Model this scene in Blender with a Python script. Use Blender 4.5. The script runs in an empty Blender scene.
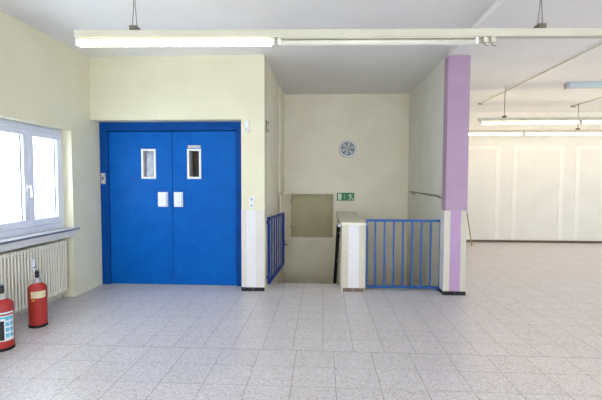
import bpy, bmesh, math, random
from mathutils import Vector, Matrix
random.seed(7)
S = bpy.context.scene
COL = S.collection
PI = math.pi

# ------------------------------------------------------------------ materials
def lin(c):
    return tuple((v/12.92 if v <= .04045 else ((v+.055)/1.055)**2.4) for v in (x/255 for x in c))

def base(name, rgb, rough=.5, metal=0., spec=.5):
    m = bpy.data.materials.new(name); m.use_nodes = True
    b = m.node_tree.nodes['Principled BSDF']
    b.inputs['Base Color'].default_value = (*lin(rgb), 1)
    b.inputs['Roughness'].default_value = rough
    b.inputs['Metallic'].default_value = metal
    b.inputs['Specular IOR Level'].default_value = spec
    return m

def mottled(name, rgb, rgb2, scale=3., rough=.6, bump=.0, bscale=80., spec=.4, metal=0.):
    """paint / plaster: two close tones mixed by noise and a fine bump"""
    m = base(name, rgb, rough, metal, spec); nt = m.node_tree; N = nt.nodes; L = nt.links
    b = N['Principled BSDF']
    tc = N.new('ShaderNodeTexCoord')
    n = N.new('ShaderNodeTexNoise'); n.inputs['Scale'].default_value = scale; n.inputs['Detail'].default_value = 5
    r = N.new('ShaderNodeValToRGB'); r.color_ramp.elements[0].position = .35; r.color_ramp.elements[1].position = .65
    r.color_ramp.elements[0].color = (*lin(rgb), 1); r.color_ramp.elements[1].color = (*lin(rgb2), 1)
    L.new(tc.outputs['Object'], n.inputs['Vector']); L.new(n.outputs['Fac'], r.inputs['Fac'])
    L.new(r.outputs['Color'], b.inputs['Base Color'])
    if bump:
        n2 = N.new('ShaderNodeTexNoise'); n2.inputs['Scale'].default_value = bscale; n2.inputs['Detail'].default_value = 3
        bp = N.new('ShaderNodeBump'); bp.inputs['Strength'].default_value = bump; bp.inputs['Distance'].default_value = .01
        L.new(tc.outputs['Object'], n2.inputs['Vector']); L.new(n2.outputs['Fac'], bp.inputs['Height'])
        L.new(bp.outputs['Normal'], b.inputs['Normal'])
    return m

def emission(name, rgb, strength):
    m = bpy.data.materials.new(name); m.use_nodes = True
    b = m.node_tree.nodes['Principled BSDF']
    b.inputs['Base Color'].default_value = (.9, .9, .9, 1)
    b.inputs['Emission Color'].default_value = (*lin(rgb), 1)
    b.inputs['Emission Strength'].default_value = strength
    return m

def glass(name):
    m = bpy.data.materials.new(name); m.use_nodes = True
    nt = m.node_tree; N = nt.nodes; L = nt.links
    N.remove(N['Principled BSDF'])
    t = N.new('ShaderNodeBsdfTransparent'); t.inputs['Color'].default_value = (.97, .985, .98, 1)
    g = N.new('ShaderNodeBsdfGlossy'); g.inputs['Roughness'].default_value = .02
    mx = N.new('ShaderNodeMixShader'); mx.inputs[0].default_value = .04
    L.new(t.outputs[0], mx.inputs[1]); L.new(g.outputs[0], mx.inputs[2])
    L.new(mx.outputs[0], N['Material Output'].inputs['Surface'])
    return m

def floor_mat():
    """terrazzo tiles: two fields of different tile size meeting at one long joint"""
    m = base('terrazzo_tiles', (205, 198, 193), .42, 0, .5); nt = m.node_tree; N = nt.nodes; L = nt.links
    b = N['Principled BSDF']
    tc = N.new('ShaderNodeTexCoord'); sp = N.new('ShaderNodeSeparateXYZ'); L.new(tc.outputs['Object'], sp.inputs[0])
    def math_(op, a, c=None, d=None):
        n = N.new('ShaderNodeMath'); n.operation = op
        for i, v in enumerate((a, c, d)):
            if v is None: continue
            if isinstance(v, (int, float)): n.inputs[i].default_value = v
            else: L.new(v, n.inputs[i])
        return n.outputs[0]
    X, Y = sp.outputs[0], sp.outputs[1]
    def cell(v, off, pitch): return math_('DIVIDE', math_('SUBTRACT', v, off), pitch)
    def line(c, pitch, w):
        fr = math_('FRACT', c); d = math_('MULTIPLY', math_('MINIMUM', fr, math_('SUBTRACT', 1, fr)), pitch)
        return math_('LESS_THAN', d, w)
    YJ = 3.464
    rear = math_('GREATER_THAN', Y, YJ)
    fx, fy = cell(X, .1007, .3262), cell(Y, YJ, .311)
    rx, ry = cell(X, .0065, .2705), cell(Y, YJ, .2635)
    def mix(a, c): return math_('ADD', math_('MULTIPLY', c, rear), math_('MULTIPLY', a, math_('SUBTRACT', 1, rear)))
    lx = mix(line(fx, .3262, .0026), line(rx, .2705, .0026))
    ly = mix(line(fy, .311, .0022), line(ry, .2635, .0022))
    lj = math_('LESS_THAN', math_('ABSOLUTE', math_('SUBTRACT', Y, YJ)), .0032)
    # per tile tone
    cx, cy = math_('FLOOR', mix(fx, rx)), math_('FLOOR', mix(fy, ry))
    cmb = N.new('ShaderNodeCombineXYZ'); L.new(cx, cmb.inputs[0]); L.new(cy, cmb.inputs[1]); L.new(rear, cmb.inputs[2])
    wn = N.new('ShaderNodeTexWhiteNoise'); wn.noise_dimensions = '3D'; L.new(cmb.outputs[0], wn.inputs['Vector'])
    vo = N.new('ShaderNodeTexVoronoi'); vo.inputs['Scale'].default_value = 95; L.new(tc.outputs['Object'], vo.inputs['Vector'])
    rp = N.new('ShaderNodeValToRGB'); e = rp.color_ramp.elements
    e[0].position = 0; e[0].color = (*lin((182, 171, 166)), 1)
    e[1].position = 1; e[1].color = (*lin((226, 220, 222)), 1)
    k = rp.color_ramp.elements.new(.22); k.color = (*lin((204, 197, 199)), 1)
    k = rp.color_ramp.elements.new(.7); k.color = (*lin((211, 205, 207)), 1)
    sc = N.new('ShaderNodeSeparateColor'); L.new(vo.outputs['Color'], sc.inputs[0]); L.new(sc.outputs[0], rp.inputs['Fac'])
    big = N.new('ShaderNodeTexNoise'); big.inputs['Scale'].default_value = 1.3; big.inputs['Detail'].default_value = 4
    L.new(tc.outputs['Object'], big.inputs['Vector'])
    tone = math_('ADD', math_('ADD', .93, math_('MULTIPLY', wn.outputs['Value'], .05)), math_('MULTIPLY', big.outputs['Fac'], .06))
    vm = N.new('ShaderNodeVectorMath'); vm.operation = 'SCALE'; L.new(rp.outputs['Color'], vm.inputs[0]); L.new(tone, vm.inputs['Scale'])
    # joints
    j = math_('MAXIMUM', math_('MULTIPLY', lx, .6), math_('MAXIMUM', math_('MULTIPLY', ly, .55), math_('MULTIPLY', lj, .7)))
    mc = N.new('ShaderNodeMix'); mc.data_type = 'RGBA'
    L.new(j, mc.inputs[0]); L.new(vm.outputs[0], mc.inputs[6]); mc.inputs[7].default_value = (*lin((92, 82, 84)), 1)
    # few dark chips
    v2 = N.new('ShaderNodeTexVoronoi'); v2.inputs['Scale'].default_value = 2.3; L.new(tc.outputs['Object'], v2.inputs['Vector'])
    chip = math_('MULTIPLY', math_('LESS_THAN', v2.outputs['Distance'], .022), .5)
    mc2 = N.new('ShaderNodeMix'); mc2.data_type = 'RGBA'; L.new(chip, mc2.inputs[0]); L.new(mc.outputs[2], mc2.inputs[6])
    mc2.inputs[7].default_value = (*lin((110, 85, 75)), 1)
    L.new(mc2.outputs[2], b.inputs['Base Color'])
    rr = math_('ADD', .24, math_('MULTIPLY', big.outputs['Fac'], .14)); L.new(rr, b.inputs['Roughness'])
    bp = N.new('ShaderNodeBump'); bp.inputs['Strength'].default_value = .25; bp.inputs['Distance'].default_value = .003
    L.new(math_('SUBTRACT', 1, j), bp.inputs['Height']); L.new(bp.outputs['Normal'], b.inputs['Normal'])
    return m

M = {}
M['floor'] = floor_mat()
M['cream'] = mottled('cream_wall_paint', (230, 225, 197), (225, 219, 191), 2.2, .75, .12, 120)
M['white_wall'] = mottled('white_wall_paint', (228, 226, 218), (223, 220, 211), 2.0, .75, .12, 120)
M['stair_wall'] = mottled('greyish_stair_paint', (248, 240, 219), (243, 234, 212), 2.6, .7, .14, 90)
M['ceiling'] = mottled('ceiling_paint', (242, 240, 237), (238, 235, 232), 1.4, .85, .1, 90)
M['blue_door'] = mottled('blue_door_enamel', (0, 96, 182), (0, 88, 174), 6, .45, .05, 60, .12)
M['blue_frame'] = mottled('blue_frame_enamel', (0, 72, 150), (0, 66, 142), 6, .5, .05, 60, .12)
M['blue_steel'] = mottled('blue_railing_paint', (8, 84, 158), (6, 76, 148), 9, .35)
M['shaded_blue'] = mottled('shaded_blue_gate_paint', (10, 56, 136), (8, 48, 124), 9, .35)  # railing blue made darker, for the shade the gate stands in
M['purple'] = mottled('purple_column_paint', (180, 151, 176), (175, 146, 171), 3, .6, .1, 90)
M['stripe_beige'] = mottled('beige_tile_stripe', (212, 204, 186), (205, 197, 178), 30, .35)
M['stripe_white'] = mottled('white_tile_stripe', (232, 227, 227), (226, 221, 222), 30, .35)
M['stripe_cream'] = mottled('cream_tile_stripe', (222, 215, 207), (216, 209, 201), 30, .35)
M['stripe_purple'] = mottled('purple_tile_stripe', (188, 153, 188), (183, 147, 183), 30, .35)
M['black_tile'] = mottled('black_base_tile', (20, 18, 22), (34, 31, 34), 40, .3)
M['brown_tile'] = mottled('brown_base_tile', (128, 108, 92), (112, 94, 80), 30, .4)
M['coping'] = mottled('stone_coping', (238, 232, 216), (222, 215, 198), 14, .5, .1, 60)
M['pvc'] = mottled('white_window_plastic', (228, 231, 240), (222, 225, 236), 4, .35)
M['sill'] = mottled('grey_white_sill_stone', (206, 204, 210), (192, 190, 198), 25, .4)
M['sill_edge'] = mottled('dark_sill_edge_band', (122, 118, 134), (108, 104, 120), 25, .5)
M['apron'] = mottled('white_sill_apron', (226, 224, 222), (219, 217, 214), 8, .5)
M['gasket'] = base('dark_gasket_rubber', (60, 62, 72), .6)
M['glass'] = glass('window_glass')
M['radiator'] = mottled('radiator_enamel', (240, 234, 218), (234, 228, 212), 5, .4)
M['plinth'] = mottled('dusty_white_plinth', (222, 214, 200), (206, 196, 180), 12, .7)
M['red'] = mottled('red_extinguisher_enamel', (178, 52, 46), (168, 45, 40), 6, .3)
M['black'] = mottled('black_plastic', (16, 16, 18), (24, 24, 26), 30, .4)
M['rubber'] = mottled('black_rubber', (14, 13, 14), (22, 20, 21), 30, .7)
M['chrome'] = mottled('brushed_chrome', (198, 200, 205), (185, 188, 194), 20, .3, 0, 80, .5, 1.)
M['zinc'] = mottled('zinc_metal', (150, 148, 138), (125, 124, 116), 20, .45, 0, 80, .5, .8)
M['label_cream'] = mottled('cream_paper_label', (236, 222, 182), (228, 212, 168), 40, .6)
M['label_white'] = mottled('white_paper_label', (226, 234, 236), (216, 226, 230), 40, .5)
M['label_blue'] = base('light_blue_ink', (96, 178, 208), .5)
M['label_black'] = base('black_ink', (26, 24, 28), .5)
M['label_yellow'] = base('yellow_ink', (226, 190, 70), .5)
M['white_plastic'] = mottled('white_plastic', (238, 240, 244), (230, 233, 238), 12, .35)
M['grey_plastic'] = mottled('grey_plastic', (186, 188, 190), (176, 178, 180), 12, .45)
M['pane_grey'] = mottled('grey_wired_glass', (126, 130, 146), (150, 152, 166), 14, .12, 0, 80, .8)
M['pane_brown'] = mottled('dark_smoked_glass', (62, 46, 36), (74, 56, 44), 14, .2, 0, 80, .3)
M['reveal'] = mottled('grey_window_reveal', (196, 188, 188), (186, 178, 178), 8, .5)
M['trunk'] = mottled('cream_trunking_enamel', (208, 202, 182), (202, 196, 176), 6, .5)
M['reflector'] = mottled('white_reflector', (236, 232, 220), (232, 228, 216), 6, .4)
M['tube'] = emission('lit_fluorescent_tube', (255, 235, 200), 20)
M['tube_off'] = mottled('unlit_tube', (228, 223, 208), (222, 217, 202), 6, .3)
M['dark_metal'] = mottled('dark_clamp_metal', (120, 114, 98), (98, 92, 78), 20, .5, 0, 80, .5, .5)
M['olive'] = mottled('olive_hatch_board', (190, 181, 146), (180, 171, 136), 3, .6, .05, 60)
M['leaf_cream'] = mottled('cream_hatch_leaf', (252, 244, 222), (247, 239, 217), 3, .5)
M['green'] = base('exit_sign_green', (8, 112, 56), .4)
M['sign_light'] = base('exit_sign_pale', (214, 236, 206), .4)
M['sign_mid'] = base('exit_sign_mid_green', (92, 176, 112), .4)
M['vent_dark'] = mottled('vent_dark_gauze', (150, 154, 148), (128, 132, 126), 40, .7)
M['vent_blade'] = mottled('vent_blade_grey', (206, 208, 202), (194, 197, 190), 20, .5)
M['brown_base'] = mottled('brown_baseboard', (104, 86, 70), (92, 75, 60), 12, .5)
M['wood'] = mottled('pale_wood_stick', (176, 150, 116), (160, 134, 102), 10, .6)
M['concrete'] = mottled('stair_concrete', (168, 160, 146), (154, 146, 132), 8, .7, .1, 60)
M['blue_grey'] = mottled('bluish_grey_housing', (198, 212, 216), (190, 204, 209), 8, .5)
M['relief'] = mottled('white_relief_paint', (236, 234, 227), (232, 230, 222), 5, .7)
M['brass'] = mottled('dull_brass', (176, 156, 110), (160, 140, 96), 20, .4, 0, 80, .5, .7)

# ------------------------------------------------------------------ mesh builder
class MB:
    def __init__(s): s.bm = bmesh.new(); s.mats = []
    def _mi(s, m):
        if m not in s.mats: s.mats.append(m)
        return s.mats.index(m)
    def box(s, x0, x1, y0, y1, z0, z1, m, bev=0):
        g = bmesh.ops.create_cube(s.bm, size=1)
        vs = g['verts']
        for v in vs:
            v.co = Vector((x0+(v.co.x+.5)*(x1-x0), y0+(v.co.y+.5)*(y1-y0), z0+(v.co.z+.5)*(z1-z0)))
        mi = s._mi(m); fs = {f for v in vs for f in v.link_faces}
        for f in fs: f.material_index = mi
        if bev:
            es = list({e for v in vs for e in v.link_edges})
            r = bmesh.ops.bevel(s.bm, geom=es, offset=bev, segments=2, profile=.5, affect='EDGES')
            for f in r['faces']: f.material_index = mi
        return s
    def lathe(s, prof, m, c=(0, 0, 0), axis='z', n=28, smooth=True):
        """prof: (r, h) pairs, revolved about an axis through c"""
        mi = s._mi(m); rings = []
        def P(r, h, a):
            u, v = r*math.cos(a), r*math.sin(a)
            if axis == 'z': q = (u, v, h)
            elif axis == 'y': q = (u, h, v)
            else: q = (h, u, v)
            return Vector(q)+Vector(c)
        for r, h in prof:
            if r < 1e-6: rings.append([s.bm.verts.new(P(0, h, 0))])
            else: rings.append([s.bm.verts.new(P(r, h, 2*PI*i/n)) for i in range(n)])
        for a, b in zip(rings, rings[1:]):
            for i in range(n):
                q = [a[i % len(a)], a[(i+1) % len(a)], b[(i+1) % len(b)], b[i % len(b)]]
                u = []
                for v in q:
                    if v not in u: u.append(v)
                if len(u) > 2:
                    f = s.bm.faces.new(u); f.material_index = mi; f.smooth = smooth
        if prof[0] == prof[-1]:
            bmesh.ops.remove_doubles(s.bm, verts=rings[0]+rings[-1], dist=1e-6); return s
        for rg in (rings[0], rings[-1]):
            if len(rg) > 2:
                f = s.bm.faces.new(rg); f.material_index = mi
        return s
    def tube(s, pts, r, m, n=10):
        mi = s._mi(m); pts = [Vector(p) for p in pts]; rings = []
        for i, p in enumerate(pts):
            d = (pts[min(i+1, len(pts)-1)]-pts[max(i-1, 0)]).normalized()
            up = Vector((0, 0, 1)) if abs(d.z) < .9 else Vector((1, 0, 0))
            a = d.cross(up).normalized(); b = d.cross(a)
            rings.append([s.bm.verts.new(p+(a*math.cos(2*PI*k/n)+b*math.sin(2*PI*k/n))*r) for k in range(n)])
        for a, b in zip(rings, rings[1:]):
            for k in range(n):
                f = s.bm.faces.new((a[k], a[(k+1) % n], b[(k+1) % n], b[k])); f.material_index = mi; f.smooth = True
        for rg in (rings[0], rings[-1]):
            f = s.bm.faces.new(rg); f.material_index = mi
        return s
    def bar(s, a, b, w, h, m):
        """rectangular bar from a to b; w sideways, h in the remaining direction"""
        mi = s._mi(m); a, b = Vector(a), Vector(b); d = (b-a).normalized()
        up = Vector((0, 0, 1)) if abs(d.z) < .9 else Vector((0, 1, 0))
        u = d.cross(up).normalized()*w/2; v = u.normalized().cross(d)*h/2
        q = [[s.bm.verts.new(p+e*u+f*v) for e, f in ((-1, -1), (1, -1), (1, 1), (-1, 1))] for p in (a, b)]
        for k in range(4):
            f = s.bm.faces.new((q[0][k], q[0][(k+1) % 4], q[1][(k+1) % 4], q[1][k])); f.material_index = mi
        for rg in q:
            f = s.bm.faces.new(rg); f.material_index = mi
        return s
    def prism(s, poly, y0, y1, m):
        """polygon in x,z extruded along y"""
        mi = s._mi(m)
        A = [s.bm.verts.new((x, y0, z)) for x, z in poly]; B = [s.bm.verts.new((x, y1, z)) for x, z in poly]
        for rg in (A, B):
            f = s.bm.faces.new(rg); f.material_index = mi
        n = len(poly)
        for i in range(n):
            f = s.bm.faces.new((A[i], A[(i+1) % n], B[(i+1) % n], B[i])); f.material_index = mi
        return s
    def patch(s, ang0, ang1, z0, z1, r, m, n=8):
        """curved label on a cylinder about the z axis"""
        mi = s._mi(m); rows = []
        for z in (z0, z1):
            rows.append([s.bm.verts.new((r*math.cos(ang0+(ang1-ang0)*i/n), r*math.sin(ang0+(ang1-ang0)*i/n), z)) for i in range(n+1)])
        for i in range(n):
            f = s.bm.faces.new((rows[0][i], rows[0][i+1], rows[1][i+1], rows[1][i])); f.material_index = mi; f.smooth = True
        return s
    def build(s, name, parent=None, normals=True):
        if normals: bmesh.ops.recalc_face_normals(s.bm, faces=s.bm.faces)
        me = bpy.data.meshes.new(name); s.bm.to_mesh(me); s.bm.free()
        for m in s.mats: me.materials.append(M[m])
        o = bpy.data.objects.new(name, me); COL.objects.link(o)
        if parent: o.parent = parent
        return o

def thing(name, label, cat, loc=(0, 0, 0), rz=0, group=None):
    o = bpy.data.objects.new(name, None); COL.objects.link(o); o.empty_display_size = .1
    o.location = loc; o.rotation_euler = (0, 0, rz)
    return tag(o, label, cat, group)
def tag(o, label, cat, group=None, kind=None):
    o['label'] = label; o['category'] = cat
    if group: o['group'] = group
    if kind: o['kind'] = kind
    return o
def struct(o, label=None, cat=None):
    o['kind'] = 'structure'
    if label: o['label'] = label
    if cat: o['category'] = cat
    return o
def part(mb, name, parent, label=None):
    o = mb.build(name, parent)
    if label: o['label'] = label
    return o
def local(o, origin):
    """move a mesh so that its origin is at 'origin' while it stays in place"""
    o.data.transform(Matrix.Translation(-Vector(origin))); o.location = origin
    return o

ZC = 3.17      # ceiling
# ------------------------------------------------------------------ room shell
f = MB()
f.box(-3.5, 9.5, -4.5, 5.35, -.16, 0, 'floor')
f.box(-3.5, -1.1, 5.35, 5.7, -.16, 0, 'floor')
f.box(-.785, .26, 5.35, 5.79, -.16, 0, 'floor')
f.box(.26, 1.638, 5.35, 5.56, -.16, 0, 'floor')
f.box(1.64, 1.86, 5.35, 5.48, -.16, 0, 'floor')
f.box(1.86, 9.5, 5.35, 10.05, -.16, 0, 'floor')
struct(f.build('floor'), 'floor of pale speckled terrazzo tiles with thin dark joints', 'floor')

c = MB()
c.box(-3.5, 9.6, -4.6, 10.2, ZC, ZC+.15, 'ceiling')
c.box(1.6, 2.0, -4.5, 5.3, 3.115, ZC, 'ceiling')               # shallow downstand in line with the column
struct(c.build('ceiling'), 'off-white painted ceiling with shallow beams', 'ceiling')

# left wall: window openings and the radiator niche under the first one
w = MB()
XI, XO = -3.18, -3.5
WIN = [(2.55, 4.92), (-.3, 1.7), (-3.1, -1.1)]  # openings after the first are unseen, added for daylight
ys = -4.5
for (a, b) in sorted(WIN):
    w.box(XO, XI, ys, a, 0, ZC, 'cream')
    w.box(XO, XI, a, b, 2.13, ZC, 'cream')
    if b == 4.92:
        w.box(XO, -3.4, a, b, 0, .79, 'cream')
        w.box(XO, -3.4, a, b, .79, .865, 'cream')
    else:
        w.box(XO, XI, a, b, 0, .865, 'cream')
    ys = b
w.box(XO, XI, ys, 5.9, 0, ZC, 'cream')
struct(w.build('wall_left'), 'cream wall on the left with the window', 'wall')

w = MB()
w.box(-3.18, -1.1, 5.35, 5.9, 2.32, ZC, 'cream')                # header above the double door
w.box(-1.1, -.785, 5.35, 5.6, 0, ZC, 'cream')                   # pier between door and stairs
struct(w.build('wall_front'), 'cream wall above and beside the blue double door', 'wall')
w = MB()
w.box(-3.5, -1.1, 5.9, 6.0, 0, ZC, 'stair_wall')
struct(w.build('wall_shaft'), 'wall closing the lift behind the blue door', 'wall')
w = MB()
w.box(-1.1, -.785, 5.6, 7.95, -2.4, ZC, 'stair_wall')
w.box(-.785, -.755, 7.1, 7.82, 1.29, ZC, 'stair_wall')           # shallow projection in the corner
struct(w.build('wall_stair_left'), 'left wall of the stairwell', 'wall')
w = MB()
HX0, HX1, HZ0, HZ1 = -.645, .222, .385, 1.262
w.box(-.785, HX0, 7.82, 8.1, -2.4, ZC, 'stair_wall'); w.box(HX1, 1.64, 7.82, 8.1, -2.4, ZC, 'stair_wall')
w.box(HX0, HX1, 7.82, 8.1, HZ1, ZC, 'stair_wall'); w.box(HX0, HX1, 7.82, 8.1, -2.4, HZ0, 'stair_wall')
struct(w.build('wall_stair_back'), 'greyish back wall of the stairwell', 'wall')
w = MB()
w.box(1.64, 1.86, 5.48, 10.05, -2.4, ZC, 'white_wall')
struct(w.build('wall_stair_right'), 'white wall right of the stairwell behind the purple column', 'wall')
w = MB()
w.box(1.86, 9.6, 10.05, 10.2, -.16, ZC, 'white_wall')
for x0, x1 in ((3.0, 4.22), (4.72, 5.72), (6.2, 7.2)):          # painted-over framed panels
    for a, b, z0, z1 in ((x0, x1, 2.28, 2.36), (x0-.1, x0, .06, 2.36), (x1, x1+.1, .06, 2.36)):
        w.box(a, b, 10.044, 10.05, z0, z1, 'relief')
struct(w.build('wall_far'), 'white far wall of the adjoining hall with faint panel outlines', 'wall')
b = MB(); b.box(1.86, 9.5, 10.03, 10.05, 0, .055, 'brown_base')
struct(b.build('baseboard_far'), 'thin brown baseboard along the far white wall', 'baseboard')

def wall_windows(name, axis, at, thick, lo, hi, holes, z0, z1, m):
    w = MB()
    def bx(a, b, c0, c1):
        if axis == 'x': w.box(at, at+thick, a, b, c0, c1, m)
        else: w.box(a, b, at, at+thick, c0, c1, m)
    p = lo
    for a, b in holes:
        bx(p, a, 0, ZC); bx(a, b, 0, z0); bx(a, b, z1, ZC); p = b
    bx(p, hi, 0, ZC)
    return struct(w.build(name))
struct(wall_windows('wall_right', 'x', 9.5, .2, -4.5, 10.05, [(-3.4, -1.4), (.1, 2.1), (3.6, 5.4), (7.2, 8.6)], .95, 2.2, 'white_wall'), 'white wall on the right of the hall with unseen windows added for daylight', 'wall')  # out-of-view window openings, added and sized to daylight the hall
struct(wall_windows('wall_rear', 'y', -4.7, .2, -3.5, 9.7, [(-2.7, -.1), (.6, 3.2), (4.4, 7.0)], .9, 2.8, 'white_wall'), 'white wall behind the viewer with unseen windows added for daylight', 'wall')  # window openings added behind the camera to let in front daylight

# stairs going down, in two flights, with the half wall between them
st = MB()
NS, TR, RI = 5, .25, .19
for i in range(NS):
    st.box(-.785, .26, 5.79+i*TR, 5.79+(i+1)*TR, -2.4, -(i+1)*RI, 'concrete')
yl, zl = 5.79+NS*TR, -(NS+1)*RI
st.box(-.785, 1.64, yl, 7.82, -2.4, zl, 'concrete')
for i in range(5):
    st.box(.57, 1.64, yl-(i+1)*TR, yl-i*TR, -2.4, zl-(i+1)*RI, 'concrete')
st.box(-.785, 1.64, 5.35, yl-5*TR, -2.4, zl-6*RI, 'concrete')  # unseen slab added to close the light leak under the floor
struct(st.build('stairs'), 'concrete stairs going down behind the open blue gate', 'stairs')

w = MB(); w.box(-1.1, 1.86, 5.2, 5.3, -2.4, -.16, 'stair_wall'); w.box(1.64, 1.86, 5.3, 5.48, -2.4, -.16, 'stair_wall'); w.box(-1.1, -.785, 5.3, 5.6, -2.4, -.16, 'stair_wall')
struct(w.build('wall_stair_leak_block'), 'unseen wall under the floor edge, added to block light leaking into the stairs', 'wall')  # added out of view to keep sky light out of the stairwell
hw = MB()
hw.box(.26, .575, 5.4, 7.33, -2.4, .90, 'stair_wall')
struct(hw.build('wall_half'), 'low half wall between the two stair flights', 'wall')
t = MB(); t.box(.245, .59, 5.385, 7.35, .90, .94, 'coping', .006)
struct(t.build('trim_1'), 'pale stone coping on top of the half wall', 'trim')
t = MB()
for a, b2, m in ((.26, .345, 'stripe_beige'), (.345, .49, 'stripe_white'), (.49, .575, 'stripe_beige')):
    t.box(a, b2, 5.388, 5.4, .05, .90, m)
struct(t.build('trim_2'), 'beige and white striped facing on the end of the half wall', 'trim')
t = MB(); t.box(.275, .415, 5.378, 5.4, 0, .048, 'brown_tile'); t.box(.419, .56, 5.378, 5.4, 0, .048, 'brown_tile')
struct(t.build('baseboard_half'), 'brown base tiles at the foot of the half wall', 'baseboard')
t = MB()
for a, b2, m in ((-1.1, -1.03, 'stripe_cream'), (-1.03, -.9, 'stripe_white'), (-.9, -.785, 'stripe_cream')):
    t.box(a, b2, 5.335, 5.35, .05, 1.105, m)
struct(t.build('trim_3'), 'pale striped facing on the pier beside the blue door', 'trim')
t = MB(); t.box(-1.1, -.945, 5.325, 5.35, 0, .048, 'black_tile'); t.box(-.938, -.785, 5.325, 5.35, 0, .048, 'black_tile')
struct(t.build('baseboard_pier'), 'black base tiles at the foot of the pier', 'baseboard')
t = MB(); t.box(-.785, 1.64, 7.8, 7.82, 1.275, 1.292, 'stair_wall')
struct(t.build('trim_4'), 'thin horizontal ledge across the stairwell back wall', 'trim')
t = MB(); t.box(-3.4, -3.165, 2.55, 4.92, .79, .865, 'apron')
struct(t.build('trim_5'), 'white apron under the window sill', 'trim')
t = MB(); t.box(-3.4, -3.34, 2.55, 4.92, 0, .075, 'plinth')
struct(t.build('baseboard_left'), 'dusty white plinth under the radiator', 'baseboard')

# ------------------------------------------------------------------ window in the left wall
def window(name, y0, y1, splits, label, detail):
    root = bpy.data.objects.new(name, None); COL.objects.link(root); root.location = (-3.34, (y0+y1)/2, .895)
    struct(root, label, 'window')
    def P(mb, nm, par=root):
        o = mb.build(nm)
        if par is root: o.parent = root; o.matrix_parent_inverse = Matrix.Translation(-root.location)
        else: o.parent = par
        return o
    z0, z1 = .897, 2.128
    fr = MB(); xf, xb = -3.30, -3.38
    fr.box(xb, xf, y0, y1, z1-.065, z1, 'pvc', .004); fr.box(xb, xf, y0, y1, z0, z0+.075, 'pvc', .004)
    fr.box(xb, xf, y0, y0+.06, z0+.075, z1-.065, 'pvc', .004); fr.box(xb, xf, y1-.06, y1, z0+.075, z1-.065, 'pvc', .004)
    P(fr, 'window_frame')
    for k, (a, b) in enumerate(splits):
        s = MB(); g = .075; xs = xf+.018; xq = xf-.05
        za, zb = z0+.08, z1-.068
        s.box(xq, xs, a, b, zb-g+.01, zb, 'pvc', .006); s.box(xq, xs, a, b, za, za+g, 'pvc', .006)
        s.box(xq, xs, a, a+g, za+g, zb-g+.01, 'pvc', .006); s.box(xq, xs, b-g, b, za+g, zb-g+.01, 'pvc', .006)
        sash = P(s, 'sash')
        p = MB(); p.box(xf-.03, xf-.024, a+g-.004, b-g+.004, za+g-.004, zb-g+.014, 'glass'); P(p, 'pane', sash)
        if detail:
            e = MB()
            for q in ((a+g, a+g+.006, za+g, zb-g+.01), (b-g-.006, b-g, za+g, zb-g+.01)):
                e.box(xf-.022, xf-.012, q[0], q[1], q[2], q[3], 'gasket')
            P(e, 'gasket', sash)
            yh = b-.03 if k == 0 else a+.035
            h = MB(); h.box(xs, xs+.012, yh-.014, yh+.014, 1.37, 1.45, 'white_plastic', .003)
            h.tube([(xs+.008, yh, 1.425), (xs+.045, yh, 1.425)], .009, 'white_plastic')
            if k == 0: h.bar((xs+.045, yh, 1.438), (xs+.05, yh, 1.31), .02, .014, 'white_plastic')
            else: h.bar((xs+.045, yh, 1.438), (xs+.05, yh+.01, 1.36), .018, .014, 'white_plastic')
            P(h, 'window_handle', sash)
    return root
window('window_1', 2.55, 4.92, [(3.46, 4.305), (4.312, 4.862), (2.612, 3.452)], 'white plastic casement window above the radiator on the left', True)
window('added_window_2', -.3, 1.7, [(-.24, .69), (.71, 1.64)], 'unseen white casement window nearer the viewer, added for daylight', False)  # this window and the next are unseen, added to let in daylight
window('added_window_3', -3.1, -1.1, [(-3.04, -2.11), (-2.09, -1.16)], 'unseen white casement window near the rear wall, added for daylight', False)
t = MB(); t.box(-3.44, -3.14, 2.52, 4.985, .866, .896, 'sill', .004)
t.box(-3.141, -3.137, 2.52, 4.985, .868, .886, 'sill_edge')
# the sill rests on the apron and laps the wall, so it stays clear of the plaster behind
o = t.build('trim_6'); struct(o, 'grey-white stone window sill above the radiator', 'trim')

# ------------------------------------------------------------------ radiator
RY0, RY1 = 3.02, 4.86
rad = thing('radiator', 'cream ribbed column radiator in the niche under the window', 'radiator', (-3.28, (RY0+RY1)/2, 0))
inv = Vector((-3.28, (RY0+RY1)/2, 0))
def rp(mb, name, par=rad, label=None):
    o = mb.build(name); o.parent = par
    if par is rad: o.matrix_parent_inverse = Matrix.Translation(-inv)
    if label: o['label'] = label
    return o
pitch = .046; n = int((RY1-RY0)/pitch)
proto = None
for i in range(n):
    y = RY1-.023-i*pitch
    if proto is None:
        s = MB()
        for xx in (0,):
            s.box(xx-.048, xx+.048, -.011, .011, -.28, .28, 'radiator', .006)
        s.box(-.05, .05, -.0185, .0185, .275, .325, 'radiator', .012)
        s.box(-.05, .05, -.0185, .0185, -.325, -.275, 'radiator', .012)
        proto = s.build('section', rad); proto.matrix_parent_inverse = Matrix.Translation(-inv); o = proto
    else:
        o = proto.copy(); COL.objects.link(o)
    o.location = (-3.28, y, .42)
s = MB(); s.tube([(-3.28, RY0+.01, .72), (-3.28, RY1-.01, .72)], .016, 'radiator'); s.tube([(-3.28, RY0+.01, .12), (-3.28, RY1-.01, .12)], .016, 'radiator'); rp(s, 'header_pipe')
s = MB(); s.tube([(-3.28, RY1-.01, .12), (-3.28, RY1+.03, .12), (-3.3, RY1+.035, .1), (-3.33, RY1+.035, .0)], .010, 'radiator'); rp(s, 'supply_pipe')
for yy in (3.3, 4.6):
    for zz in (.7, .2):
        s = MB(); s.bar((-3.4, yy, zz), (-3.3, yy, zz), .02, .03, 'radiator'); rp(s, 'wall_bracket')
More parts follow.
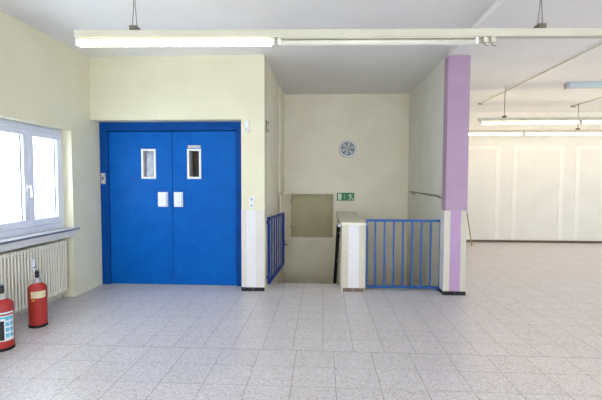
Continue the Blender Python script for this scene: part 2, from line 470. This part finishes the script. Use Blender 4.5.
s = MB(); s.box(-3.23, -3.205, 4.222, 4.262, .50, .62, 'white_plastic', .005); s.box(-3.206, -3.203, 4.23, 4.254, .52, .535, 'label_black')
rp(s, 'heat_meter', label='small white heat meter on the radiator front')

# ------------------------------------------------------------------ fire extinguishers
def extinguisher(name, label, x, y, rz, lab, k=1.):
    root = thing(name, label, 'fire extinguisher', (x, y, 0), rz, 'fire extinguishers by the radiator')
    R = .085
    b = MB(); b.lathe([(R-.012, .012), (R-.002, .02), (R, .035), (R, .395), (R-.004, .412), (R-.016, .430), (R-.036, .442), (.040, .449), (.024, .455), (0, .455)], 'red', n=36)
    part(b, 'cylinder', root)
    b = MB(); b.lathe([(R-.004, 0), (R+.002, .004), (R+.002, .024), (R-.004, .028)], 'rubber', n=36); part(b, 'base_ring', root, 'black base ring')
    cl = MB(); cl.lathe([(.026, .447), (.036, .449), (.037, .455), (.032, .490), (.024, .494)], 'grey_plastic', n=24); part(cl, 'collar', root, 'pale grey collar')
    v = MB(); v.lathe([(.024, .455), (.026, .466), (.026, .478), (.018, .482), (.018, .512), (.013, .518), (0, .518)], 'chrome' if lab == 'cream' else 'brass', n=20)
    v.tube([(.016, 0, .495), (.045, 0, .495)], .009, 'chrome'); vh = part(v, 'valve', root, 'metal valve')
    h = MB()
    h.bar((-.03, 0, .522), (.075, 0, .535), .03, .012, 'black'); h.bar((-.03, 0, .535), (.06, 0, .562), .034, .014, 'black')
    h.lathe([(.02, .505), (.02, .556), (.012, .566), (0, .568)], 'black', n=16)
    h.bar((-.03, 0, .51), (-.024, 0, .545), .022, .014, 'black')
    part(h, 'squeeze_handle', root, 'black squeeze handle')
    p = MB(); p.tube([(-.02, .012, .53), (-.02, .03, .53)], .004, 'label_yellow'); p.lathe([(.009, -.002), (.013, -.002), (.013, .002), (.009, .002)], 'chrome', (-.02, .036, .53), 'y', 14); part(p, 'safety_pin', root)
    ho = MB(); pts = [(.045, 0, .495)]
    for i in range(1, 9):
        a = PI/2*i/8
        pts.append((.045+.064*math.sin(a), .02*math.sin(a), .495-.06*(1-math.cos(a))))
    pts += [(.112, .03, .38), (.112, .036, .28), (.112, .04, .2)]
    ho.tube(pts, .0085, 'rubber'); hs = part(ho, 'hose', root, 'black rubber hose')
    nz = MB(); nz.lathe([(.0095, .2), (.013, .19), (.015, .12), (.012, .115), (0, .115)], 'black', (.112, .04, 0), n=16); part(nz, 'nozzle', hs)
    # labels face away from the handle (local -x)
    lb = MB(); A = PI
    if lab == 'cream':
        lb.patch(A-.75, A+.95, .305, .375, R+.0012, 'label_cream')
        for q in range(3): lb.patch(A-.45, A+.6, .352-q*.015, .357-q*.015, R+.002, 'stripe_beige')
        lb.patch(A-.66, A-.3, .278, .292, R+.0012, 'label_yellow')
    else:
        lb.patch(A-.9, A+1.1, .09, .345, R+.0012, 'label_white', 14)
        lb.patch(A-.9, A+.12, .1, .27, R+.002, 'label_black')
        for r_ in range(4):
            for c_ in range(2):
                lb.patch(A+.22+c_*.42, A+.56+c_*.42, .12+r_*.05, .155+r_*.05, R+.002, 'label_blue', 4)
        lb.patch(A-.8, A+1.0, .29, .305, R+.002, 'label_blue', 12); lb.patch(A-.8, A+1.0, .315, .33, R+.002, 'red', 12)
    part(lb, 'paper_label', root, 'cream instruction label' if lab == 'cream' else 'white, black and blue instruction label')
    return root
extinguisher('fire_extinguisher', 'red fire extinguisher with plain cream label, standing nearer the blue door', -2.925, 3.906, math.radians(127), 'cream')
extinguisher('fire_extinguisher', 'red fire extinguisher with blue and black label, cut off by the left picture edge', -2.835, 3.345, math.radians(130), 'blue')

# ------------------------------------------------------------------ blue double door
door = bpy.data.objects.new('door_1', None); COL.objects.link(door); door.location = (-2.13, 5.56, 0)
struct(door, 'wide blue double door with two small windows', 'door')
dinv = Matrix.Translation(-door.location)
def dp(mb, name, par=None, label=None):
    o = mb.build(name); o.parent = par or door
    if par is None: o.matrix_parent_inverse = dinv
    if label: o['label'] = label
    return o
d = MB()
d.box(-3.178, -3.06, 5.555, 5.70, 0, 2.318, 'blue_frame', .003); d.box(-1.215, -1.102, 5.605, 5.70, 0, 2.318, 'blue_frame', .003)
d.box(-1.215, -1.102, 5.555, 5.602, 0, 2.318, 'blue_frame', .003)
d.box(-3.06, -1.215, 5.555, 5.70, 2.2, 2.318, 'blue_frame', .003)
dp(d, 'door_frame')
def leaf(x0, x1, wx0, wx1, px0, px1, deep):
    y0, y1 = 5.572, 5.632
    m = 'blue_door'; wz0, wz1 = 1.523, 1.945
    l = MB(); l.box(x0, wx0, y0, y1, .008, 2.188, m); l.box(wx1, x1, y0, y1, .008, 2.188, m)
    l.box(wx0, wx1, y0, y1, .008, wz0, m); l.box(wx0, wx1, y0, y1, wz1, 2.188, m)
    lf = dp(l, 'door_leaf')
    fr = MB(); q = .028
    for a, b, c0, c1 in ((wx0, wx1, wz1-q, wz1), (wx0, wx1, wz0, wz0+q), (wx0, wx0+q, wz0+q, wz1-q), (wx1-q, wx1, wz0+q, wz1-q)):
        fr.box(a, b, y0-.014, y0+.02, c0, c1, 'white_plastic', .002)
    dp(fr, 'window_frame', lf, 'white window frame')
    rv = MB(); d1 = y0+deep
    rv.box(wx0+.002, wx0+q-.004, y0+.02, d1, wz0+.002, wz1-.002, 'reveal'); rv.box(wx1-q+.004, wx1-.002, y0+.02, d1, wz0+.002, wz1-.002, 'reveal')
    rv.box(wx0+q-.004, wx1-q+.004, y0+.02, d1, wz0+.002, wz0+q-.004, 'reveal'); rv.box(wx0+q-.004, wx1-q+.004, y0+.02, d1, wz1-q+.004, wz1-.002, 'reveal')
    dp(rv, 'window_reveal', lf)
    pn = MB(); pn.box(wx0+.002, wx1-.002, d1, d1+.006, wz0+.002, wz1-.002, 'pane_brown' if deep > .1 else 'pane_grey')
    dp(pn, 'pane', lf, 'dark window pane' if deep > .1 else 'grey window pane')
    h = MB()
    h.box(px0, px1, y0-.012, y0, 1.124, 1.336, 'white_plastic', .003)
    h.box(px0+.008, px1-.008, y0-.045, y0-.012, 1.132, 1.328, 'white_plastic', .008)
    dp(h, 'door_handle', lf, 'white shell handle')
    return lf
leaf(-3.051, -2.137, -2.577, -2.367, -2.340, -2.198, .05)
r_leaf = leaf(-2.129, -1.223, -1.915, -1.716, -2.109, -1.983, .16)
pl = MB(); pl.box(-1.905, -1.722, 5.566, 5.572, 1.955, 1.995, 'grey_plastic')
for k in range(4): pl.box(-1.895+k*.044, -1.868+k*.044, 5.565, 5.566, 1.965, 1.985, 'vent_blade')
dp(pl, 'number_plate', r_leaf, 'small grey plate above the right door window')
cb = MB(); cb.box(-3.165, -3.098, 5.537, 5.555, 1.447, 1.603, 'grey_plastic', .004)
cb = cb.build('call_button_panel'); tag(cb, 'small metal lift call button panel on the blue door frame', 'button panel')
b = MB(); b.lathe([(.013, 5.531), (.013, 5.538)], 'label_black', (-3.131, 0, 1.53), 'y', 16)
part(b, 'call_button', cb)
for zz in (1.572, 1.47):
    b = MB(); b.box(-3.145, -3.117, 5.535, 5.538, zz, zz+.014, 'white_plastic'); part(b, 'indicator_light', cb)

# ------------------------------------------------------------------ small things on the pier
b = MB(); b.box(-1.045, -.992, 5.33, 5.351, 2.222, 2.30, 'white_plastic', .004)
bell = tag(b.build('door_sensor'), 'small white sensor box with a ring beside the top corner of the blue door', 'sensor')
r = MB(); r.lathe([(.024, 5.318), (.036, 5.318), (.036, 5.35), (.024, 5.35), (.024, 5.318)], 'white_plastic', (-1.018, 0, 2.178), 'y', 24); part(r, 'ring', bell)
for zz, lab in ((1.248, 'upper of the two small white light switches on the pier'), (1.165, 'lower of the two small white light switches on the pier')):
    b = MB(); b.box(-.995, -.925, 5.34, 5.35, zz-.034, zz+.034, 'white_plastic', .003)
    sw = tag(b.build('light_switch'), lab, 'light switch', 'light switches on the pier')
    q = MB(); q.box(-.978, -.942, 5.332, 5.34, zz-.018, zz+.018, 'grey_plastic', .003); part(q, 'rocker', sw)
hk = MB(); hk.box(-.785, -.778, 5.47, 5.52, 2.16, 2.33, 'dark_metal', .002)
hk.tube([(-.78, 5.495, 2.31), (-.755, 5.495, 2.30), (-.75, 5.495, 2.27), (-.765, 5.495, 2.25)], .006, 'dark_metal'); hk.tube([(-.78, 5.495, 2.2), (-.755, 5.495, 2.19), (-.75, 5.495, 2.165), (-.762, 5.495, 2.15)], .006, 'dark_metal')
tag(hk.build('wall_hook'), 'small dark metal hook high on the stairwell side of the pier', 'hook')

# ------------------------------------------------------------------ gate and railing
g = thing('stair_gate', 'dark blue barred gate standing open at the left of the stairs', 'gate', (-.758, 5.51, 0), math.atan2(.94, .118))
L = .96
fr = MB(); th = .035
fr.box(.02, .055, -th/2, th/2, .045, .99, 'shaded_blue', .003); fr.box(L-.035, L, -th/2, th/2, .13, .99, 'shaded_blue', .003)
fr.box(.055, L-.035, -th/2, th/2, .955, .99, 'shaded_blue', .003)
fr.bar((.055, 0, .0625), (L-.035, 0, .1475), th, .035, 'shaded_blue')
part(fr, 'gate_frame', g)
for k in range(5):
    x = .055+(k+1)*(L-.09)/6
    b = MB(); b.box(x-.015, x+.015, -.008, .008, .07+.085*x/L, .956, 'shaded_blue'); part(b, 'bar', g)
for zz in (.154, .926):
    b = MB(); b.lathe([(.014, zz-.04), (.014, zz+.04)], 'shaded_blue', (.005, 0, 0), n=14); b.box(-.045, .03, -.01, .01, zz-.02, zz+.02, 'shaded_blue'); part(b, 'hinge', g)
b = MB(); b.box(L-.005, L+.02, -.02, .02, .42, .54, 'shaded_blue', .003); b.tube([(L+.005, -.02, .46), (L+.005, -.055, .46), (L-.06, -.06, .46)], .008, 'black'); part(b, 'latch', g, 'dark gate latch')

rl = thing('stair_railing', 'bright blue barred railing between the half wall and the purple column', 'railing', (1.1, 5.5, 0))
x0, x1 = .597, 1.622
def rpart(mb, name, label=None):
    o = mb.build(name); o.parent = rl; o.matrix_parent_inverse = Matrix.Translation(-Vector((1.1, 5.5, 0)))
    if label: o['label'] = label
    return o
b = MB(); b.box(x0, x1-.035, 5.482, 5.518, .945, .977, 'blue_steel', .003); rpart(b, 'top_rail')
b = MB(); b.box(x0, x1-.035, 5.482, 5.518, .03, .062, 'blue_steel', .003); rpart(b, 'bottom_rail')
b = MB(); b.box(x0, x0+.022, 5.485, 5.515, .062, .945, 'blue_steel', .002); rpart(b, 'post')
b = MB(); b.box(x1-.035, x1, 5.48, 5.52, 0, .985, 'blue_steel', .003); b.box(x1-.06, x1+.01, 5.5, 5.545, 0, .012, 'blue_steel'); rpart(b, 'post')
for k in range(7):
    x = .72+k*.1245
    b = MB(); b.box(x-.011, x+.011, 5.489, 5.511, .06, .947, 'blue_steel', .002); rpart(b, 'bar')
b = MB(); b.box(.575, .615, 5.47, 5.486, .87, .945, 'blue_steel', .002); rpart(b, 'wall_clamp')

hr = thing('handrail', 'black sloping handrail down the stair side of the half wall', 'handrail', (.235, 5.42, .93))
b = MB()
A, B = Vector((.215, 5.47, .885)), Vector((.215, 7.0, -.32))
b.bar(A, B, .05, .05, 'rubber')
o = b.build('rail'); o.parent = hr; o.matrix_parent_inverse = Matrix.Translation(-hr.location)
b = MB(); b.lathe([(0, 5.40), (.02, 5.40), (.026, 5.412), (.026, 5.455), (.018, 5.475)], 'chrome', (.226, 0, .895), 'y', 18)
o = b.build('end_knob'); o.parent = hr; o.matrix_parent_inverse = Matrix.Translation(-hr.location); o['label'] = 'chrome end knob'
for tt in (.06, .5, .94):
    p = A.lerp(B, tt); b = MB(); b.tube([(.222, p.y, p.z-.02), (.24, p.y, p.z-.045), (.26, p.y, p.z-.045)], .007, 'chrome')
    o = b.build('bracket'); o.parent = hr; o.matrix_parent_inverse = Matrix.Translation(-hr.location)

hr = thing('handrail', 'thin grey metal handrail on the white wall left of the purple column', 'handrail', (1.6, 6.4, 1.3))
b = MB(); b.tube([(1.575, 5.52, 1.292), (1.575, 7.35, 1.312)], .012, 'zinc'); o = b.build('rail'); o.parent = hr; o.matrix_parent_inverse = Matrix.Translation(-hr.location)
for yy in (5.6, 7.25):
    b = MB(); b.tube([(1.575, yy, 1.30), (1.595, yy, 1.272), (1.64, yy, 1.272)], .007, 'zinc'); b.lathe([(.02, 1.632), (.02, 1.64)], 'zinc', (0, yy, 1.272), 'x', 14)
    o = b.build('bracket'); o.parent = hr; o.matrix_parent_inverse = Matrix.Translation(-hr.location)

# ------------------------------------------------------------------ column
colm = thing('column', 'square purple painted column with striped tiled base', 'column', (1.74, 5.39, 0))
def cp(mb, name, label=None):
    o = mb.build(name); o.parent = colm; o.matrix_parent_inverse = Matrix.Translation(-colm.location)
    if label: o['label'] = label
b = MB(); b.box(1.60, 1.88, 5.31, 5.48, 1.115, 3.113, 'purple', .004); cp(b, 'shaft', 'plain purple upper shaft')
b = MB()
for a, q, m in ((1.595, 1.664, 'stripe_beige'), (1.664, 1.80, 'stripe_purple'), (1.80, 1.872, 'stripe_beige')):
    b.box(a, q, 5.30, 5.48, .052, 1.115, m)
b.box(1.588, 1.595, 5.30, 5.48, .052, 1.115, 'stripe_white')
cp(b, 'tile_cladding', 'beige and purple striped tiles')
b = MB(); b.box(1.585, 1.727, 5.29, 5.48, 0, .05, 'black_tile'); b.box(1.733, 1.875, 5.29, 5.48, 0, .05, 'black_tile'); cp(b, 'base_tile', 'black base tiles')

# ------------------------------------------------------------------ stairwell back wall: hatch, vent, exit sign
ht = thing('wall_hatch', 'square olive wall hatch with its cream door swung open, low on the stairwell back wall', 'hatch', (-.21, 7.82, .385))
def hp(mb, name, par=None, label=None):
    o = mb.build(name); o.parent = par or ht
    if par is None: o.matrix_parent_inverse = Matrix.Translation(-ht.location)
    if label: o['label'] = label
    return o
b = MB()
b.box(HX0+.002, HX1-.002, 7.87, 7.9, HZ0+.002, HZ1-.002, 'olive'); hp(b, 'back_panel', None, 'olive back panel')
b = MB(); q = .022
for a, c0, z0, z1 in ((HX0+.002, HX1-.002, HZ1-q, HZ1-.002), (HX0+.002, HX0+q, HZ0+.002, HZ1-q), (HX1-q, HX1-.002, HZ0+.002, HZ1-q)):
    b.box(a, c0, 7.815, 7.87, z0, z1, 'stair_wall')
hp(b, 'hatch_frame')
lf = MB(); ang = math.atan2(-.83, -.118)
lf.box(0.012, .835, -.014, .014, 0, .862, 'leaf_cream', .003)
lfo = hp(lf, 'hatch_door', None, 'open cream hatch door'); lfo.matrix_parent_inverse = Matrix(); lfo.location = Vector((HX0+.015, 7.80, .39))-ht.location; lfo.rotation_euler = (0, 0, ang)
for zz in (.215, .72):
    b = MB(); b.lathe([(.014, zz-.04), (.014, zz+.04)], 'zinc', (0, 0, 0), n=12); b.box(0, .05, .014, .018, zz-.03, zz+.03, 'zinc'); hp(b, 'hinge', lfo)

vt = thing('wall_vent', 'round white-rimmed ventilation fan on the stairwell back wall', 'vent', (.475, 7.82, 2.12))
b = MB(); b.lathe([(.128, -.02), (.135, -.035), (.16, -.035), (.172, -.02), (.172, 0), (.128, 0), (.128, -.02)], 'white_plastic', axis='y', n=40); part(b, 'rim', vt)
b = MB(); b.lathe([(0, -.004), (.13, -.004), (.13, 0), (0, 0)], 'vent_dark', axis='y', n=32); part(b, 'back_plate', vt)
for k in range(6):
    a = k*PI/3
    b = MB(); c_, s_ = math.cos(a), math.sin(a); c2, s2 = math.cos(a+.6), math.sin(a+.6)
    b.prism([(.03*c_, .03*s_), (.122*c_, .122*s_), (.122*c2, .122*s2), (.03*c2, .03*s2)], -.016, -.011, 'vent_blade'); part(b, 'blade', vt)
b = MB(); b.lathe([(0, -.026), (.03, -.026), (.034, -.02), (.034, -.004)], 'grey_plastic', axis='y', n=20); part(b, 'hub', vt)
b = MB()
for rr in (.06, .095): b.lathe([(rr-.003, -.028), (rr+.003, -.028), (rr+.003, -.024), (rr-.003, -.024), (rr-.003, -.028)], 'white_plastic', axis='y', n=30)
for k in range(3):
    a = k*PI/3+.2; b.bar((-.13*math.cos(a), -.026, -.13*math.sin(a)), (.13*math.cos(a), -.026, .13*math.sin(a)), .005, .005, 'white_plastic')
part(b, 'guard', vt)

sg = thing('exit_sign', 'green emergency exit sign with running figure on the stairwell back wall', 'sign', (.44, 7.82, 1.19))
b = MB(); b.box(-.168, .168, -.014, 0, -.074, .078, 'green', .003); part(b, 'plate', sg)
b = MB(); b.box(-.148, -.078, -.0165, -.0135, -.058, .062, 'sign_light'); part(b, 'door_symbol', sg, 'pale door symbol')
b = MB(); b.prism([(-.034, -.05), (-.008, -.05), (-.008, .055), (-.034, .055)], -.0165, -.0135, 'sign_mid'); b.prism([(-.045, -.02), (-.02, -.062), (.004, -.02)], -.0172, -.0135, 'sign_mid'); part(b, 'arrow_symbol', sg, 'paler green arrow')
b = MB(); Y0, Y1 = -.0165, -.0135
b.lathe([(0, Y0), (.013, Y0), (.013, Y1), (0, Y1)], 'sign_light', (.088, 0, .046), 'y', 16)
for P_ in ([(.07, .034), (.094, .03), (.112, -.012), (.09, -.02)], [(.09, -.004), (.112, -.012), (.14, -.03), (.152, -.06), (.138, -.06), (.126, -.038)],
           [(.09, -.02), (.108, -.02), (.086, -.056), (.052, -.056), (.052, -.044), (.078, -.042)], [(.07, .034), (.074, .022), (.05, .0), (.042, .01)],
           [(.09, .03), (.096, .018), (.124, .02), (.134, .038), (.124, .042), (.118, .03)]):
    b.prism(P_, Y0, Y1, 'sign_light')
part(b, 'running_figure', sg, 'pale running figure')

# ------------------------------------------------------------------ suspended light lines
def light_line(label, Y, z, x0, x1, tubes, hangers, group, sock=(), rz=0):
    """tubes: (x0, x1, lit)"""
    root = thing('light_rail', label, 'ceiling light', ((x0+x1)/2, Y, z), 0, group)
    def P(mb, nm, par=None, lab=None):
        o = mb.build(nm); o.parent = par or root
        if par is None: o.matrix_parent_inverse = Matrix.Translation(-root.location)
        if lab: o['label'] = lab
        return o
    b = MB(); b.box(x0, x1, Y-.03, Y+.03, z+.05, z+.107, 'trunk', .004); P(b, 'rail')
    for a, c0, lit in tubes:
        b = MB(); b.box(a+.02, c0-.02, Y-.022, Y+.022, z+.041, z+.05, 'trunk')
        fx = P(b, 'light_fitting', None, None if lit else 'unlit fitting')
        t = MB(); t.tube([(a+.028, Y, z+.018), (c0-.028, Y, z+.018)], .021, 'tube' if lit else 'tube_off', 14); P(t, 'light_tube', fx, 'glowing tube' if lit else 'unlit tube')
        for e in (a+.014, c0-.014):
            h = MB(); h.box(e-.012, e+.012, Y-.022, Y+.022, z-.004, z+.05, 'reflector', .003); P(h, 'tube_holder', fx)
    for hx, rod in hangers:
        b = MB()
        if rod: b.tube([(hx, Y, z+.135), (hx, Y, ZC)], .006, 'zinc')
        else: b.tube([(hx-.018, Y, z+.135), (hx-.004, Y, z+.3), (hx-.004, Y, ZC)], .003, 'zinc', 6); b.tube([(hx+.018, Y, z+.135), (hx+.006, Y, z+.3), (hx+.004, Y, ZC)], .003, 'zinc', 6)
        h = P(b, 'hanger')
        q = MB(); q.box(hx-.028, hx+.028, Y-.034, Y+.034, z+.107, z+.14, 'dark_metal', .003); P(q, 'clamp', h, 'dark rail clamp')
    for sx in sock:
        b = MB(); b.box(sx, sx+.035, Y-.022, Y+.022, z+.012, z+.05, 'stripe_beige', .004); b.tube([(sx+.01, Y, z+.03), (sx+.02, Y, z-.005), (sx+.045, Y, z-.008)], .004, 'zinc'); P(b, 'lamp_socket')
    root.rotation_euler.z = rz
    return root
G = 'suspended fluorescent light rails'
light_line('long cream light rail with a lit tube above the blue door, nearest the viewer', 3.04, 2.5, -1.85, 3.6, [(-1.845, -.36, True), (-.34, 1.13, False)], [(-1.405, False), (1.575, False)], G, (1.16, 1.215), .036)
light_line('lit fluorescent rail in the hall, in front of the farthest rail', 7.28, 2.51, 2.74, 9.0, [(2.77, 4.46, True), (4.48, 6.17, True), (6.19, 7.88, True)], [(3.18, True), (5.6, True), (8.2, True)], G)
light_line('farthest lit fluorescent rail, close to the hall\'s white far wall', 8.95, 2.5, 2.6, 9.0, [(2.63, 4.31, True), (4.33, 5.99, True), (6.2, 7.86, True)], [(5.45, True), (8.2, True)], G)

light_line('unseen cream light rail with lit tubes, added behind the camera for front light', -1.2, 2.5, -1.86, 6.0, [(-1.86, -.36, True), (.5, 2.0, True), (3.0, 4.5, True)], [(-1.42, False), (1.5, False), (5.0, False)], G)  # unseen rail added behind the camera as warm front light

# ceiling conduits and the unlit housing
def conduit(x, y0, y1, label):
    b = MB(); b.box(x-.016, x+.016, y0, y1, ZC-.025, ZC, 'reflector', .003)
    o = tag(b.build('ceiling_conduit'), label, 'conduit', 'conduits on the hall ceiling')
    q = MB()
    q.box(x-.035, x+.035, y1-.12, y1-.06, ZC-.04, ZC, 'grey_plastic', .003)
    part(q, 'junction_box', o)
conduit(3.36, 2.0, 8.93, 'long cream ceiling conduit running from above the right picture edge to beside the purple column')
conduit(5.5, 7.8, 9.3, 'cream ceiling conduit near the right picture edge')
b = MB(); b.box(4.14, 5.7, 7.05, 7.17, ZC-.085, ZC, 'blue_grey', .006)
o = tag(b.build('ceiling_light'), 'bluish unlit light housing fixed to the hall ceiling', 'ceiling light')
q = MB(); q.box(4.10, 4.14, 7.06, 7.16, ZC-.1, ZC, 'grey_plastic', .004); part(q, 'end_cap', o)

# stick leaning on the far wall
b = MB(); b.tube([(3.43, 9.345, .012), (3.535, 10.02, .755)], .013, 'wood')
tag(b.build('wooden_stick'), 'thin wooden stick leaning on the far wall beside the purple column', 'stick')

# ------------------------------------------------------------------ daylight
wd = bpy.data.worlds.new('overcast_daylight'); S.world = wd; wd.use_nodes = True
bg = wd.node_tree.nodes['Background']
bg.inputs['Color'].default_value = (.75, .865, 1.0, 1); bg.inputs['Strength'].default_value = 8.0

# ------------------------------------------------------------------ camera
cam = bpy.data.cameras.new('camera'); co = bpy.data.objects.new('camera', cam); COL.objects.link(co)
cam.sensor_fit = 'HORIZONTAL'; cam.sensor_width = 36; cam.lens = 36*399.8/602; cam.clip_start = .05
pi_, ya, ro = .04807, .0548, .0026
cpn, spn, cy, sy = math.cos(pi_), math.sin(pi_), math.cos(ya), math.sin(ya)
fw = Vector((-sy*cpn, cy*cpn, -spn)); rt = Vector((cy, sy, 0)); up = rt.cross(fw)
r2 = rt*math.cos(ro)+up*math.sin(ro); u2 = -rt*math.sin(ro)+up*math.cos(ro)
mw = Matrix((r2, u2, -fw)).transposed().to_4x4(); mw.translation = (0, 0, 1.5)
co.matrix_world = mw
S.camera = co

vs = S.view_settings
S.display_settings.display_device = 'sRGB'
vs.view_transform = 'Standard'; vs.look = 'None'; vs.gamma = 1; vs.use_curve_mapping = False
vs.exposure = 0.09
